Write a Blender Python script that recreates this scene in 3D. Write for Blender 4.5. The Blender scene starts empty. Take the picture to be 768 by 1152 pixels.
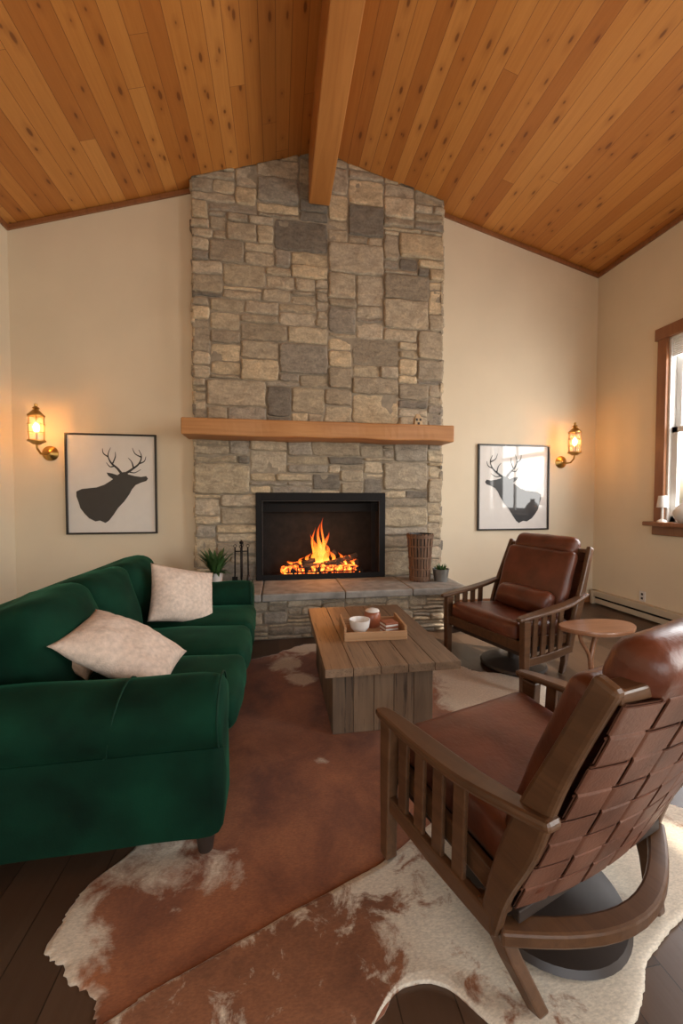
import bpy, bmesh, math, random
from mathutils import Vector, Matrix, noise
from math import radians, sin, cos, pi
random.seed(7)
S=bpy.context.scene
try:
    S.view_settings.view_transform='Standard'
except Exception: pass

# ------------------------------------------------ node helpers
class NT:
    def __init__(s,name):
        s.m=bpy.data.materials.new(name); s.m.use_nodes=True
        s.t=s.m.node_tree; s.t.nodes.clear()
        s.out=s.n('ShaderNodeOutputMaterial'); s.b=s.n('ShaderNodeBsdfPrincipled')
        s.l(s.b.outputs[0],s.out.inputs[0]); s.tc=None
    def n(s,t,**k):
        o=s.t.nodes.new(t)
        for a,v in k.items(): setattr(o,a,v)
        return o
    def l(s,a,b): s.t.links.new(a,b)
    def obj(s):
        if not s.tc: s.tc=s.n('ShaderNodeTexCoord')
        return s.tc.outputs['Object']
    def val(s,x,sock):
        if hasattr(x,'links'): s.l(x,sock)
        else: sock.default_value=x
    def math(s,op,a,b=0.0,c=0.0,clamp=False):
        o=s.n('ShaderNodeMath',operation=op); o.use_clamp=clamp
        s.val(a,o.inputs[0]); s.val(b,o.inputs[1]); s.val(c,o.inputs[2]); return o.outputs[0]
    def mapping(s,v,scale=(1,1,1),loc=(0,0,0)):
        o=s.n('ShaderNodeMapping'); s.l(v,o.inputs[0]); o.inputs['Scale'].default_value=scale; o.inputs['Location'].default_value=loc
        return o.outputs[0]
    def noise(s,v,scale=5,detail=4,rough=.5,dist=0):
        o=s.n('ShaderNodeTexNoise'); s.l(v,o.inputs['Vector']); o.inputs['Scale'].default_value=scale
        o.inputs['Detail'].default_value=detail; o.inputs['Roughness'].default_value=rough; o.inputs['Distortion'].default_value=dist
        return o.outputs['Fac']
    def ramp(s,f,stops):
        o=s.n('ShaderNodeValToRGB'); s.l(f,o.inputs[0]); e=o.color_ramp.elements
        while len(e)<len(stops): e.new(.5)
        for i,(p,c) in enumerate(stops): e[i].position=p; e[i].color=(*c,1)
        return o.outputs[0]
    def mix(s,f,a,b,mode='MIX'):
        o=s.n('ShaderNodeMix',data_type='RGBA',blend_type=mode)
        s.val(f,o.inputs[0])
        for x,i in ((a,6),(b,7)):
            if hasattr(x,'links'): s.l(x,o.inputs[i])
            else: o.inputs[i].default_value=(*x,1) if len(x)==3 else x
        return o.outputs[2]
    def bump(s,h,st=.3,d=.01):
        o=s.n('ShaderNodeBump'); s.l(h,o.inputs['Height']); o.inputs['Strength'].default_value=st; o.inputs['Distance'].default_value=d
        s.l(o.outputs[0],s.b.inputs['Normal'])
    def set(s,**k):
        for a,v in k.items():
            a=a.replace('_',' ')
            if a in s.b.inputs: s.val(v if not(isinstance(v,tuple) and len(v)==3) else (*v,1),s.b.inputs[a])

def plain(name,c,rough=.5,metal=0,var=.12,scale=12,bump=.1,bs=60,**k):
    m=NT(name); f=m.noise(m.obj(),scale,4)
    c1=tuple(x*(1-var) for x in c); c2=tuple(min(1,x*(1+var)) for x in c)
    m.l(m.ramp(f,[(.3,c1),(.7,c2)]),m.b.inputs['Base Color'])
    m.set(Roughness=rough,Metallic=metal,**k)
    if bump: m.bump(m.noise(m.obj(),bs,3),bump,.003)
    return m.m
def wood(name,c1,c2,axis=0,rough=.45,scale=1.0,bump=.15,objrand=True,weather=0):
    m=NT(name); sc=[28*scale]*3; sc[axis]=1.6*scale
    v=m.obj(); rnd=None
    if objrand:
        oi=m.n('ShaderNodeObjectInfo'); va=m.n('ShaderNodeVectorMath',operation='ADD'); m.l(v,va.inputs[0])
        cx=m.n('ShaderNodeCombineXYZ'); rnd=oi.outputs['Random']; r=m.math('MULTIPLY',rnd,9.0)
        for i in range(3): m.l(r,cx.inputs[i])
        m.l(cx.outputs[0],va.inputs[1]); v=va.outputs[0]
    f=m.noise(m.mapping(v,tuple(sc)),1,6,.6,.8)
    big=m.noise(v,2.5*scale,2)
    col=m.ramp(f,[(.3,c1),(.7,c2)])
    col=m.mix(.35,col,m.ramp(big,[(.3,c1),(.7,c2)]))
    if weather:
        sc2=[90.0]*3; sc2[axis]=3.0
        cr=m.noise(m.mapping(v,tuple(sc2)),1,5,.7,.3)
        col=m.mix(m.math('MULTIPLY',m.math('DIVIDE',m.math('SUBTRACT',.43,cr),.08,clamp=True),weather),col,(.02,.012,.008))
        col=m.mix(1.0,col,m.ramp(rnd,[(0,(.75,.74,.74)),(1,(1.2,1.2,1.2))]),'MULTIPLY')
    m.l(col,m.b.inputs['Base Color']); m.set(Roughness=rough); m.bump(f,bump,.004)
    return m.m
def planks(name,pw,length,stops,axis='x',rough=.5,knots=True,groove=.03,gcol=(.06,.02,.006),gm_=.75):
    m=NT(name); sp=m.n('ShaderNodeSeparateXYZ'); m.l(m.obj(),sp.inputs[0])
    X,Y=(sp.outputs[0],sp.outputs[1]) if axis=='x' else (sp.outputs[1],sp.outputs[0])
    u=m.math('DIVIDE',X,pw); idx=m.math('FLOOR',u); fr=m.math('SUBTRACT',u,idx)
    wn=m.n('ShaderNodeTexWhiteNoise',noise_dimensions='1D'); m.l(idx,wn.inputs['W'])
    yy=m.math('ADD',m.math('DIVIDE',Y,length),m.math('MULTIPLY',wn.outputs[0],7.0)); iy=m.math('FLOOR',yy); fy=m.math('SUBTRACT',yy,iy)
    cv=m.n('ShaderNodeCombineXYZ'); m.l(idx,cv.inputs[0]); m.l(iy,cv.inputs[1])
    w2=m.n('ShaderNodeTexWhiteNoise',noise_dimensions='3D'); m.l(cv.outputs[0],w2.inputs['Vector'])
    base=m.ramp(w2.outputs[0],stops)
    gv=m.n('ShaderNodeCombineXYZ'); m.l(m.math('MULTIPLY',X,30.0),gv.inputs[0]); m.l(m.math('MULTIPLY',Y,1.3),gv.inputs[1]); m.l(m.math('MULTIPLY',w2.outputs[0],30.0),gv.inputs[2])
    g=m.noise(gv.outputs[0],1,5,.6,1.2)
    col=m.mix(m.math('MULTIPLY',g,.8),base,m.mix(1.0,base,(.62,.48,.38),'MULTIPLY'))
    if knots:
        wob=m.noise(m.obj(),14,2)
        for (ly,rr,off,thr) in ((.36,.055,0.0,.60),(.22,.026,5.3,.78)):
            kv=m.n('ShaderNodeCombineXYZ'); m.l(m.math('ADD',u,off),kv.inputs[0]); m.l(m.math('ADD',m.math('DIVIDE',Y,ly),m.math('MULTIPLY',w2.outputs[0],5.0)),kv.inputs[1])
            vo=m.n('ShaderNodeTexVoronoi',voronoi_dimensions='2D'); m.l(kv.outputs[0],vo.inputs['Vector']); vo.inputs['Scale'].default_value=1
            vo.inputs['Randomness'].default_value=.85
            sc=m.n('ShaderNodeSeparateColor'); m.l(vo.outputs['Color'],sc.inputs[0])
            d=m.math('ADD',vo.outputs['Distance'],m.math('MULTIPLY',m.math('LESS_THAN',sc.outputs[0],thr),2.0))
            d=m.math('ADD',d,m.math('MULTIPLY',wob,.05)); d=m.math('SUBTRACT',d,m.math('MULTIPLY',sc.outputs[1],.05))
            halo=m.math('SUBTRACT',1.0,m.math('DIVIDE',m.math('SUBTRACT',d,rr),.26),clamp=True)
            k=m.math('SUBTRACT',1.0,m.math('DIVIDE',m.math('SUBTRACT',d,rr),.05),clamp=True)
            col=m.mix(m.math('MULTIPLY',halo,.35),col,(.25,.07,.015))
            col=m.mix(m.math('MULTIPLY',k,.72),col,(.13,.035,.009))
    ge=m.math('MINIMUM',fr,m.math('SUBTRACT',1.0,fr)); gm=m.math('LESS_THAN',ge,groove)
    ey=m.math('MINIMUM',fy,m.math('SUBTRACT',1.0,fy)); em=m.math('LESS_THAN',ey,.0015/length)
    mask=m.math('MAXIMUM',gm,em)
    col=m.mix(m.math('MULTIPLY',mask,gm_),col,gcol)
    m.l(col,m.b.inputs['Base Color']); m.set(Roughness=rough)
    m.bump(m.math('SUBTRACT',m.math('MULTIPLY',g,.15),mask),.4,.005)
    return m.m
def emis(name,c,st):
    m=NT(name); m.set(Base_Color=c,Emission_Color=c,Emission_Strength=st)
    return m.m

# ------------------------------------------------ mesh helpers
def empty(name,loc=(0,0,0),rz=0,par=None):
    o=bpy.data.objects.new(name,None); S.collection.objects.link(o); o.location=loc; o.rotation_euler=(0,0,rz); o.empty_display_size=.1
    if par: o.parent=par
    return o
def mk(name,vs,fs,mat,par=None,smooth=False,loc=(0,0,0),rot=(0,0,0),bevel=0,seg=2):
    me=bpy.data.meshes.new(name); me.from_pydata([tuple(v) for v in vs],[],fs); me.update()
    bm=bmesh.new(); bm.from_mesh(me); bmesh.ops.recalc_face_normals(bm,faces=bm.faces); bm.to_mesh(me); bm.free()
    if smooth:
        for p in me.polygons: p.use_smooth=True
    o=bpy.data.objects.new(name,me); S.collection.objects.link(o); o.location=loc; o.rotation_euler=rot
    if par: o.parent=par
    if mat: me.materials.append(mat)
    if bevel:
        b=o.modifiers.new('bevel','BEVEL'); b.width=bevel; b.segments=seg; b.limit_method='ANGLE'; b.angle_limit=radians(40)
    return o
def boxv(lo,hi):
    x0,y0,z0=lo;x1,y1,z1=hi
    return [(x0,y0,z0),(x1,y0,z0),(x1,y1,z0),(x0,y1,z0),(x0,y0,z1),(x1,y0,z1),(x1,y1,z1),(x0,y1,z1)]
BF=[(0,1,2,3),(4,5,6,7),(0,1,5,4),(1,2,6,5),(2,3,7,6),(3,0,4,7)]
def box(name,lo,hi,mat,par=None,bevel=.004,rot=None):
    if rot:
        c=Vector([(a+b)/2 for a,b in zip(lo,hi)]); h=[(b-a)/2 for a,b in zip(lo,hi)]
        return mk(name,boxv([-x for x in h],h),BF,mat,par,loc=c,rot=rot,bevel=bevel)
    return mk(name,boxv(lo,hi),BF,mat,par,bevel=bevel)
def boxes(name,lst,mat,par=None,bevel=.003):
    vs=[];fs=[]
    for lo,hi in lst:
        k=len(vs); vs+=boxv(lo,hi); fs+=[tuple(i+k for i in f) for f in BF]
    return mk(name,vs,fs,mat,par,bevel=bevel)
def rbox(name,size,loc,mat,par=None,r=.05,bulge=(0,0,0),rot=(0,0,0),n=12,sag=0,crease=0):
    h=[s/2 for s in size]
    def coords(hh):
        rr=min(r,hh*.98); a=[-hh+rr*(1-cos(pi/2*i/4)) for i in range(5)]
        mid=[-hh+rr+(2*hh-2*rr)*i/n for i in range(1,n)]
        return a+mid+[-x for x in reversed(a)]
    C=[coords(x) for x in h]; vs=[];fs=[]; idx={}
    def V(i,j,k):
        key=(i,j,k)
        if key in idx: return idx[key]
        p=Vector((C[0][i],C[1][j],C[2][k])); q=Vector([max(-(h[a]-min(r,h[a]*.98)),min(h[a]-min(r,h[a]*.98),p[a])) for a in range(3)])
        d=p-q
        if d.length>1e-7: p=q+Vector([d[a] for a in range(3)]).normalized()*min(r,min(h)*.98 if min(h)<r else r)
        u=[max(-1,min(1,p[a]/h[a])) for a in range(3)]
        o=Vector(p)
        for a in range(3):
            b,c=[x for x in range(3) if x!=a]
            o[a]+=u[a]*bulge[a]*(1-u[b]**2)*(1-u[c]**2)
        if sag and u[2]>0: o.z-=sag*(1-u[0]**2)*(1-u[1]**2)
        nn=noise.noise(Vector(o)*6+Vector(loc)*3)*(.006+crease)
        if crease: nn+=noise.noise(Vector(o)*17+Vector(loc)*5)*crease*.5
        o+=o.normalized()*nn
        idx[key]=len(vs); vs.append(o); return idx[key]
    L=[len(c)-1 for c in C]
    for k in (0,L[2]):
        for i in range(L[0]):
            for j in range(L[1]): fs.append((V(i,j,k),V(i+1,j,k),V(i+1,j+1,k),V(i,j+1,k)))
    for j in (0,L[1]):
        for i in range(L[0]):
            for k in range(L[2]): fs.append((V(i,j,k),V(i+1,j,k),V(i+1,j,k+1),V(i,j,k+1)))
    for i in (0,L[0]):
        for j in range(L[1]):
            for k in range(L[2]): fs.append((V(i,j,k),V(i,j+1,k),V(i,j+1,k+1),V(i,j,k+1)))
    return mk(name,vs,fs,mat,par,smooth=True,loc=loc,rot=rot)
def pillow(name,w,h,t,mat,par,loc,rot,n=28):
    vs=[];fs=[]
    for side in (1,-1):
        for i in range(n+1):
            for j in range(n+1):
                u=-1+2*i/n; v=-1+2*j/n
                k=((1-abs(u)**2.4)*(1-abs(v)**2.4))**.6
                px=u*w/2*(1-.07*(1-abs(v)**2)*abs(u)**2); py=v*h/2*(1-.07*(1-abs(u)**2)*abs(v)**2)
                z=side*t/2*k+noise.noise(Vector((u*2.2,v*2.2,side+loc[0])))*.014*k+noise.noise(Vector((u*6,v*6,side*3+loc[1])))*.006*k
                vs.append((px,py,z))
    N=(n+1)**2
    for s in (0,N):
        for i in range(n):
            for j in range(n):
                a=s+i*(n+1)+j; fs.append((a,a+1,a+n+2,a+n+1))
    o=mk(name,vs,fs,mat,None,True)
    bm=bmesh.new(); bm.from_mesh(o.data); bmesh.ops.remove_doubles(bm,verts=bm.verts,dist=1e-4); bmesh.ops.recalc_face_normals(bm,faces=bm.faces); bm.to_mesh(o.data); bm.free()
    o.location=loc; o.rotation_euler=rot
    if par: o.parent=par
    return o
def bar(name,pts,whs,side,mat,par=None,bevel=.006,smooth=False):
    P=[Vector(p) for p in pts]; Sd=Vector(side).normalized(); vs=[];fs=[]
    for i,p in enumerate(P):
        t=(P[min(i+1,len(P)-1)]-P[max(i-1,0)]).normalized(); N=t.cross(Sd).normalized()
        w,h=whs[i] if isinstance(whs,list) else whs
        for a,b in ((-1,-1),(1,-1),(1,1),(-1,1)): vs.append(p+Sd*(a*w/2)+N*(b*h/2))
    for i in range(len(P)-1):
        for k in range(4):
            fs.append((i*4+k,i*4+(k+1)%4,i*4+4+(k+1)%4,i*4+4+k))
    m=len(vs)-4; fs+=[(0,1,2,3),(m,m+1,m+2,m+3)]
    return mk(name,vs,fs,mat,par,bevel=bevel)
def tube(name,pts,rad,mat,par=None,n=10,cap=True):
    P=[Vector(p) for p in pts]; vs=[];fs=[]; ref=None
    for i,p in enumerate(P):
        t=(P[min(i+1,len(P)-1)]-P[max(i-1,0)]).normalized()
        if ref is None: ref=t.orthogonal().normalized()
        ref=(ref-t*ref.dot(t)).normalized(); b=t.cross(ref)
        r=rad[i] if isinstance(rad,list) else rad
        for k in range(n):
            a=2*pi*k/n; vs.append(p+ref*(r*cos(a))+b*(r*sin(a)))
    for i in range(len(P)-1):
        for k in range(n): fs.append((i*n+k,i*n+(k+1)%n,(i+1)*n+(k+1)%n,(i+1)*n+k))
    if cap: fs+=[tuple(range(n)),tuple(range(len(vs)-n,len(vs)))]
    return mk(name,vs,fs,mat,par,smooth=True)
def lathe(name,prof,mat,par=None,loc=(0,0,0),n=32,rot=(0,0,0)):
    vs=[];fs=[]
    for r,z in prof:
        for k in range(n): a=2*pi*k/n; vs.append((r*cos(a),r*sin(a),z))
    for i in range(len(prof)-1):
        for k in range(n): fs.append((i*n+k,i*n+(k+1)%n,(i+1)*n+(k+1)%n,(i+1)*n+k))
    o=mk(name,vs,fs,mat,par,True,loc,rot)
    bm=bmesh.new(); bm.from_mesh(o.data); bmesh.ops.remove_doubles(bm,verts=bm.verts,dist=1e-5); bmesh.ops.recalc_face_normals(bm,faces=bm.faces); bm.to_mesh(o.data); bm.free()
    e=o.modifiers.new('e','EDGE_SPLIT'); e.split_angle=radians(50)
    return o

# ------------------------------------------------ materials
M_wall=plain('plaster_cream',(.74,.635,.475),.85,var=.03,scale=2,bump=.08,bs=120)
M_pine=planks('knotty_pine',.125,4.5,[(0,(.50,.185,.038)),(.5,(.62,.262,.058)),(1,(.71,.335,.088))],rough=.40,groove=.016,gcol=(.16,.05,.012),gm_=.8)
M_floor=planks('dark_floorboards',.15,1.7,[(0,(.060,.034,.021)),(.5,(.085,.050,.031)),(1,(.115,.070,.044))],rough=.32,knots=False,groove=.012,gcol=(.01,.006,.004))
M_beam=wood('beam_wood',(.40,.150,.034),(.60,.26,.070),1,.45,.5)
M_mantle=wood('mantle_wood',(.34,.135,.040),(.58,.29,.105),0,.5,.5,.3)
M_trim=wood('trim_wood',(.20,.075,.028),(.33,.135,.05),2,.4)
M_chair=wood('chair_wood',(.060,.027,.012),(.140,.066,.030),0,.35)
M_table=wood('table_wood',(.125,.075,.044),(.29,.190,.112),1,.5,.7,.4,weather=.8)
M_tablev=wood('table_wood_upright',(.10,.064,.040),(.24,.160,.098),2,.55,.7,.4,weather=.85)
M_leather=plain('brown_leather',(.120,.034,.016),.38,var=.35,scale=7,bump=.35,bs=70)
M_strap=plain('leather_strap',(.140,.056,.032),.42,var=.3,scale=9,bump=.3,bs=110)
M_velvet=plain('green_velvet',(.0018,.0235,.0115),.85,var=.55,scale=4,bump=.2,bs=140,Sheen_Weight=.17,Sheen_Roughness=.32,Sheen_Tint=(.08,.60,.32),Specular_IOR_Level=.15)
M_pipe=plain('velvet_piping',(.003,.03,.016),.7,bump=0,Specular_IOR_Level=.2)
M_linen=plain('pillow_linen',(.62,.50,.41),.9,var=.16,scale=45,bump=.7,bs=160)
M_tan=plain('pillow_tan',(.42,.27,.17),.9,var=.2,scale=45,bump=.7,bs=160)
M_black=plain('black_metal',(.006,.005,.005),.65,.0,bump=0,Specular_IOR_Level=.25)
M_soot=plain('sooty_firebrick',(.012,.009,.007),.9,var=.5,scale=14,bump=.5,bs=30)
M_brass=plain('aged_brass',(.50,.30,.09),.28,1,bump=0)
M_white=plain('white_ceramic',(.75,.72,.68),.25,bump=0,var=.03)
M_sash=plain('white_sash',(.8,.8,.78),.4,bump=0,var=.02)
M_paper=plain('art_paper',(.72,.69,.65),.6,bump=0,var=.02,Coat_Weight=1.0,Coat_Roughness=.03)
M_ink=plain('black_ink',(.012,.011,.012),.6,bump=0,Coat_Weight=1.0,Coat_Roughness=.03)
M_frame=plain('frame_black',(.015,.012,.010),.3,bump=0)
M_mortar=plain('mortar',(.30,.25,.185),.95,var=.2,scale=20,bump=.5)
M_leaf=plain('leaf_green',(.04,.10,.025),.5,var=.4,scale=20,bump=0)
M_galv=plain('galvanized',(.35,.35,.34),.4,.8,bump=0)
M_tray=wood('tray_wood',(.35,.19,.09),(.52,.31,.16),0,.5)
M_rust=plain('terracotta_glaze',(.30,.09,.04),.35,bump=0)
M_dark=plain('dark_base',(.030,.020,.015),.45,bump=0)
M_heater=plain('heater_enamel',(.55,.47,.35),.5,bump=0,var=.03)
def stonemat(name):
    m=NT(name); a=m.n('ShaderNodeVertexColor'); a.layer_name='Col'
    v=m.obj(); f=m.noise(m.mapping(v,(1,1,2.0)),8,8,.65,.6); f2=m.noise(v,42,5,.7)
    c=m.mix(1.0,a.outputs[0],m.ramp(f,[(.28,(.64,.61,.57)),(.5,(1.0,.97,.92)),(.72,(1.36,1.28,1.14))]),'MULTIPLY')
    c=m.mix(.5,c,m.mix(1.0,c,m.ramp(f2,[(.3,(.5,.5,.5)),(.7,(1.45,1.45,1.45))]),'MULTIPLY'))
    m.l(c,m.b.inputs['Base Color']); m.set(Roughness=.88)
    m.bump(m.math('ADD',f,m.math('MULTIPLY',f2,.4)),.6,.022); return m.m
M_stone=stonemat('field_stone')
M_slab=plain('hearth_slab',(.27,.25,.22),.7,var=.3,scale=9,bump=.5,bs=40)

# ------------------------------------------------ room shell
XL,XR,YB,YF=-2.6,3.95,4.4,-2.6
RX,RZ,ZL,ZR=.46,4.98,3.98,4.10
HZ=.44; FX0,FX1,FZ1=-.215,1.16,1.36
def ceil(x): return ZL+(RZ-ZL)*(x-XL)/(RX-XL) if x<RX else ZR+(RZ-ZR)*(XR-x)/(XR-RX)
T=.15
box('floor',(XL-T,YF-T,-.12),(XR+T,YB+T,0),M_floor,bevel=0)
sl=(RZ-ZL)/(RX-XL); sr=(RZ-ZR)/(XR-RX)
vs=[(XL-T,YF-T,ZL-sl*T),(RX,YF-T,RZ),(XR+T,YF-T,ZR-sr*T),(XL-T,YB+T,ZL-sl*T),(RX,YB+T,RZ),(XR+T,YB+T,ZR-sr*T)]
vs+=[(x,y,z+.15) for x,y,z in vs]
mk('ceiling',vs,[(0,1,4,3),(1,2,5,4),(6,7,10,9),(7,8,11,10),(0,1,7,6),(1,2,8,7),(3,4,10,9),(4,5,11,10),(0,3,9,6),(2,5,11,8)],M_pine)
def gable(y0,y1,x0,x1,z0):
    xs=[x0]+([RX] if x0<RX<x1 else [])+[x1]
    pr=[(x0,z0),(x1,z0)]+[(x,ceil(x)+.02) for x in reversed(xs)]
    n=len(pr); vs=[(x,y0,z) for x,z in pr]+[(x,y1,z) for x,z in pr]
    return vs,[tuple(range(n)),tuple(range(n,2*n))]+[(i,(i+1)%n,n+(i+1)%n,n+i) for i in range(n)]
def wallpieces(name,y0,y1,pieces):
    v=[];f=[]
    for (x0,x1,z0,z1) in pieces:
        if z1 is None: a,b=gable(y0,y1,x0,x1,z0)
        else: a,b=boxv((x0,y0,z0),(x1,y1,z1)),BF
        k=len(v); v+=a; f+=[tuple(i+k for i in q) for q in b]
    return mk(name,v,f,M_wall)
wallpieces('wall_back',YB,YB+T,((XL,FX0,0,None),(FX1,XR,0,None),(FX0,FX1,FZ1,None),(FX0,FX1,0,HZ)))
wallpieces('wall_front',YF-T,YF,((XL,-1.4,0,None),(2.6,XR,0,None),(-1.4,2.6,2.5,None),(-1.4,2.6,0,.35)))
box('wall_left',(XL-T,YF-T,0),(XL,YB+T,ZL),M_wall,bevel=0)
WY0,WY1,WZ0,WZ1=1.75,3.47,1.07,2.95
VY0,VY1,VZ0=-1.7,.35,.7
boxes('wall_right',[((XR,YF-T,0),(XR+T,YB+T,VZ0)),((XR,YF-T,WZ1),(XR+T,YB+T,ZR)),((XR,YF-T,VZ0),(XR+T,VY0,WZ1)),((XR,VY1,VZ0),(XR+T,WY0,WZ1)),((XR,WY0,VZ0),(XR+T,WY1,WZ0)),((XR,WY1,VZ0),(XR+T,YB+T,WZ1))],M_wall,bevel=0)
boxes('window_2',[((-1.4,YF-.1,.35),(2.6,YF-.04,.42)),((-1.4,YF-.1,2.43),(2.6,YF-.04,2.5)),((-1.4,YF-.1,.35),(-1.33,YF-.04,2.5)),((2.53,YF-.1,.35),(2.6,YF-.04,2.5)),((.57,YF-.1,.35),(.63,YF-.04,2.5))],M_sash)
def casing(w,Y0,Y1,Z0,Z1):
    boxes('casing',[((XR-.035,Y1,Z0-.02),(XR,Y1+.10,Z1+.02)),((XR-.035,Y0-.10,Z0-.02),(XR,Y0,Z1+.02)),((XR-.05,Y0-.13,Z1),(XR,Y1+.12,Z1+.12)),((XR-.03,Y0-.12,Z0-.14),(XR,Y1+.12,Z0-.04))],M_trim,w,.005)
    box('sill',(XR-.12,Y0-.15,Z0-.045),(XR+.06,Y1+.15,Z0),M_trim,w,.008)
    boxes('jamb',[((XR,Y1-.02,Z0),(XR+.14,Y1,Z1)),((XR,Y0,Z0),(XR+.14,Y0+.02,Z1)),((XR,Y0,Z1-.02),(XR+.14,Y1,Z1))],M_sash,w)
    fr=[]; zm=(Z0+Z1)/2
    for (z0,z1,x) in ((Z0,zm+.03,.03),(zm-.03,Z1-.02,.07)):
        fr+=[((XR+x,Y0+.02,z0),(XR+x+.04,Y1-.02,z0+.06)),((XR+x,Y0+.02,z1-.06),(XR+x+.04,Y1-.02,z1)),((XR+x,Y0+.02,z0),(XR+x+.04,Y0+.08,z1)),((XR+x,Y1-.08,z0),(XR+x+.04,Y1-.02,z1)),((XR+x+.005,(Y0+Y1)/2-.02,z0),(XR+x+.035,(Y0+Y1)/2+.02,z1))]
    boxes('sashes',fr,M_sash,w)
    boxes('blind',[((XR+.002,Y0+.03,z),(XR+.028,Y1-.03,z+.014)) for z in [Z1-.04-.020*i for i in range(9)]],M_sash,w,0)
w1=empty('window_1'); casing(w1,WY0,WY1,WZ0,WZ1)
w3=empty('window_3'); casing(w3,VY0,VY1,VZ0,WZ1)
def trimbar(name,x0,x1):
    bar(name,[(x0,YB-.012,ceil(x0)-.03),(x1,YB-.012,ceil(x1)-.03)],(.024,.045),(0,1,0),M_trim,bevel=.004)
CX0,CX1,CY=-.855,1.855,4.27
trimbar('trim_1',XL,CX0); trimbar('trim_2',CX1,XR)
box('trim_3',(XR-.024,YF,ZR-.05),(XR,YB,ZR),M_trim); box('trim_4',(XL,YF,ZL-.05),(XL+.024,YB,ZL),M_trim)
box('baseboard_left',(XL,YF,0),(XL+.02,YB,.1),M_trim)
boxes('baseboard_back',[((XL+.02,YB-.02,0),(-.9,YB,.1)),((1.9,YB-.02,0),(XR,YB,.1))],M_trim)
hb=empty('baseboard_heater')
boxes('cover',[((XR-.07,1.2,.10),(XR,YB-.05,.17)),((XR-.06,1.2,.02),(XR,YB-.05,.075)),((XR-.075,1.2,0),(XR,1.24,.17)),((XR-.075,YB-.09,0),(XR,YB-.05,.17))],M_heater,hb)
box('fin_core',(XR-.05,1.24,.07),(XR-.01,YB-.1,.105),M_black,hb,0)
ol=empty('wall_outlet',(XR-.004,3.70,.24)); box('plate',(-.006,-.035,-.055),(.004,.035,.055),M_white,ol,.002); boxes('slots',[((-.008,-.012,.01),(-.005,.012,.035)),((-.008,-.012,-.035),(-.005,.012,-.01))],M_dark,ol,0)
box('ridge_beam',(.335,YF,4.40),(.555,CY-.05,RZ),M_beam,bevel=.01)

# ------------------------------------------------ stonework
PAL=[((.46,.385,.28),6),((.40,.335,.25),6),((.33,.28,.215),4),((.56,.455,.315),4),((.215,.19,.16),3),((.44,.375,.29),5),((.50,.42,.315),4),((.34,.30,.25),4)]
PW=[p for p,w in PAL for _ in range(w)]
def stones(name,W,H,uu,uv,fn,hole,seed,sizes,par,clamp=None,prot=(.008,.036)):
    rnd=random.Random(seed); NI=max(1,round(W/uu)); NJ=max(1,round(H/uv)); du=W/NI; dv=H/NJ
    occ=[[False]*NJ for _ in range(NI)]
    for i in range(NI):
        for j in range(NJ):
            if hole and hole[0]<(i+.5)*du<hole[1] and hole[2]<(j+.5)*dv<hole[3]: occ[i][j]=True
    vs=[];fs=[];cols=[]
    for j in range(NJ):
        i=0
        while i<NI:
            if occ[i][j]: i+=1; continue
            w,h=rnd.choice(sizes); w+=rnd.choice((-1,0,0,1)); w=max(1,w)
            ww=0
            while ww<w and i+ww<NI and not occ[i+ww][j]: ww+=1
            rem=0
            while i+ww+rem<NI and not occ[i+ww+rem][j] and rem<3: rem+=1
            if rem in (1,2): ww+=rem
            hh=min(h,NJ-j)
            if ww<=3: hh=min(hh,2)
            for b in range(hh):
                if any(occ[i+a][j+b] for a in range(ww)): hh=b; break
            hh=max(1,hh)
            for a in range(ww):
                for b in range(hh): occ[i+a][j+b]=True
            g=rnd.uniform(.002,.006)
            u0,u1,v0,v1=i*du+g,(i+ww)*du-g,j*dv+g,(j+hh)*dv-g
            col=rnd.choice(PW); k=rnd.uniform(.82,1.10); col=tuple(c*k for c in col); p=rnd.uniform(*prot); tl=rnd.uniform(-.008,.008); tv=rnd.uniform(-.008,.008)
            def lin(a,b):
                L=b-a; e=min(.010,L*.2); e2=min(.024,L*.38); n=max(1,int((L-2*e2)/.032)); return [a,a+e*.4,a+e,a+e2]+[a+e2+(L-2*e2)*q/n for q in range(1,n)]+[b-e2,b-e,b-e*.4,b]
            A=lin(u0,u1);B=lin(v0,v1); k0=len(vs); cr=rnd.uniform(.006,.016)
            for a in A:
                for b in B:
                    e=min(a-u0,u1-a,b-v0,v1-b); sx=(a-u0)/(u1-u0)*2-1; sy=(b-v0)/(v1-v0)*2-1
                    q=min(1,e/.013); rd=(1-(1-q)**2)**.5
                    P3=Vector((a*7,b*7,seed)); d=-.010+(p+.010)*rd+(noise.fractal(P3,1,2,4)*.011+tl*sx+tv*sy)*q
                    cc=cr*(abs(sx)**6*abs(sy)**6); j1=noise.noise(Vector((a*10,b*10,seed+5)))*.016; j2=noise.noise(Vector((a*10,b*10,seed+9)))*.013
                    aa=a-math.copysign(cc,sx)+j1; bb=b-math.copysign(cc,sy)+j2
                    X=fn(aa,bb,d)
                    if clamp: X=clamp(X)
                    vs.append(X); cols.append(col)
            nb=len(B)
            for a in range(len(A)-1):
                for b in range(nb-1):
                    q=k0+a*nb+b; fs.append((q,q+1,q+nb+1,q+nb))
            i+=ww
    o=mk(name,vs,fs,M_stone,par,True)
    at=o.data.color_attributes.new('Col','FLOAT_COLOR','POINT')
    for i,c in enumerate(cols): at.data[i].color=(*c,1)
    return o
fp=empty('stone_fireplace')
def cl(X): return Vector((X[0],X[1],min(X[2],ceil(X[0]))))
SZ=[(6,2),(8,2),(10,2),(5,2),(7,1),(10,1),(8,1),(6,3),(8,3),(5,3),(9,3),(7,4),(9,4),(8,4),(9,5),(9,6),(12,7),(12,6),(4,2),(7,2),(9,2),(8,3),(12,2),(11,4)]
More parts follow.
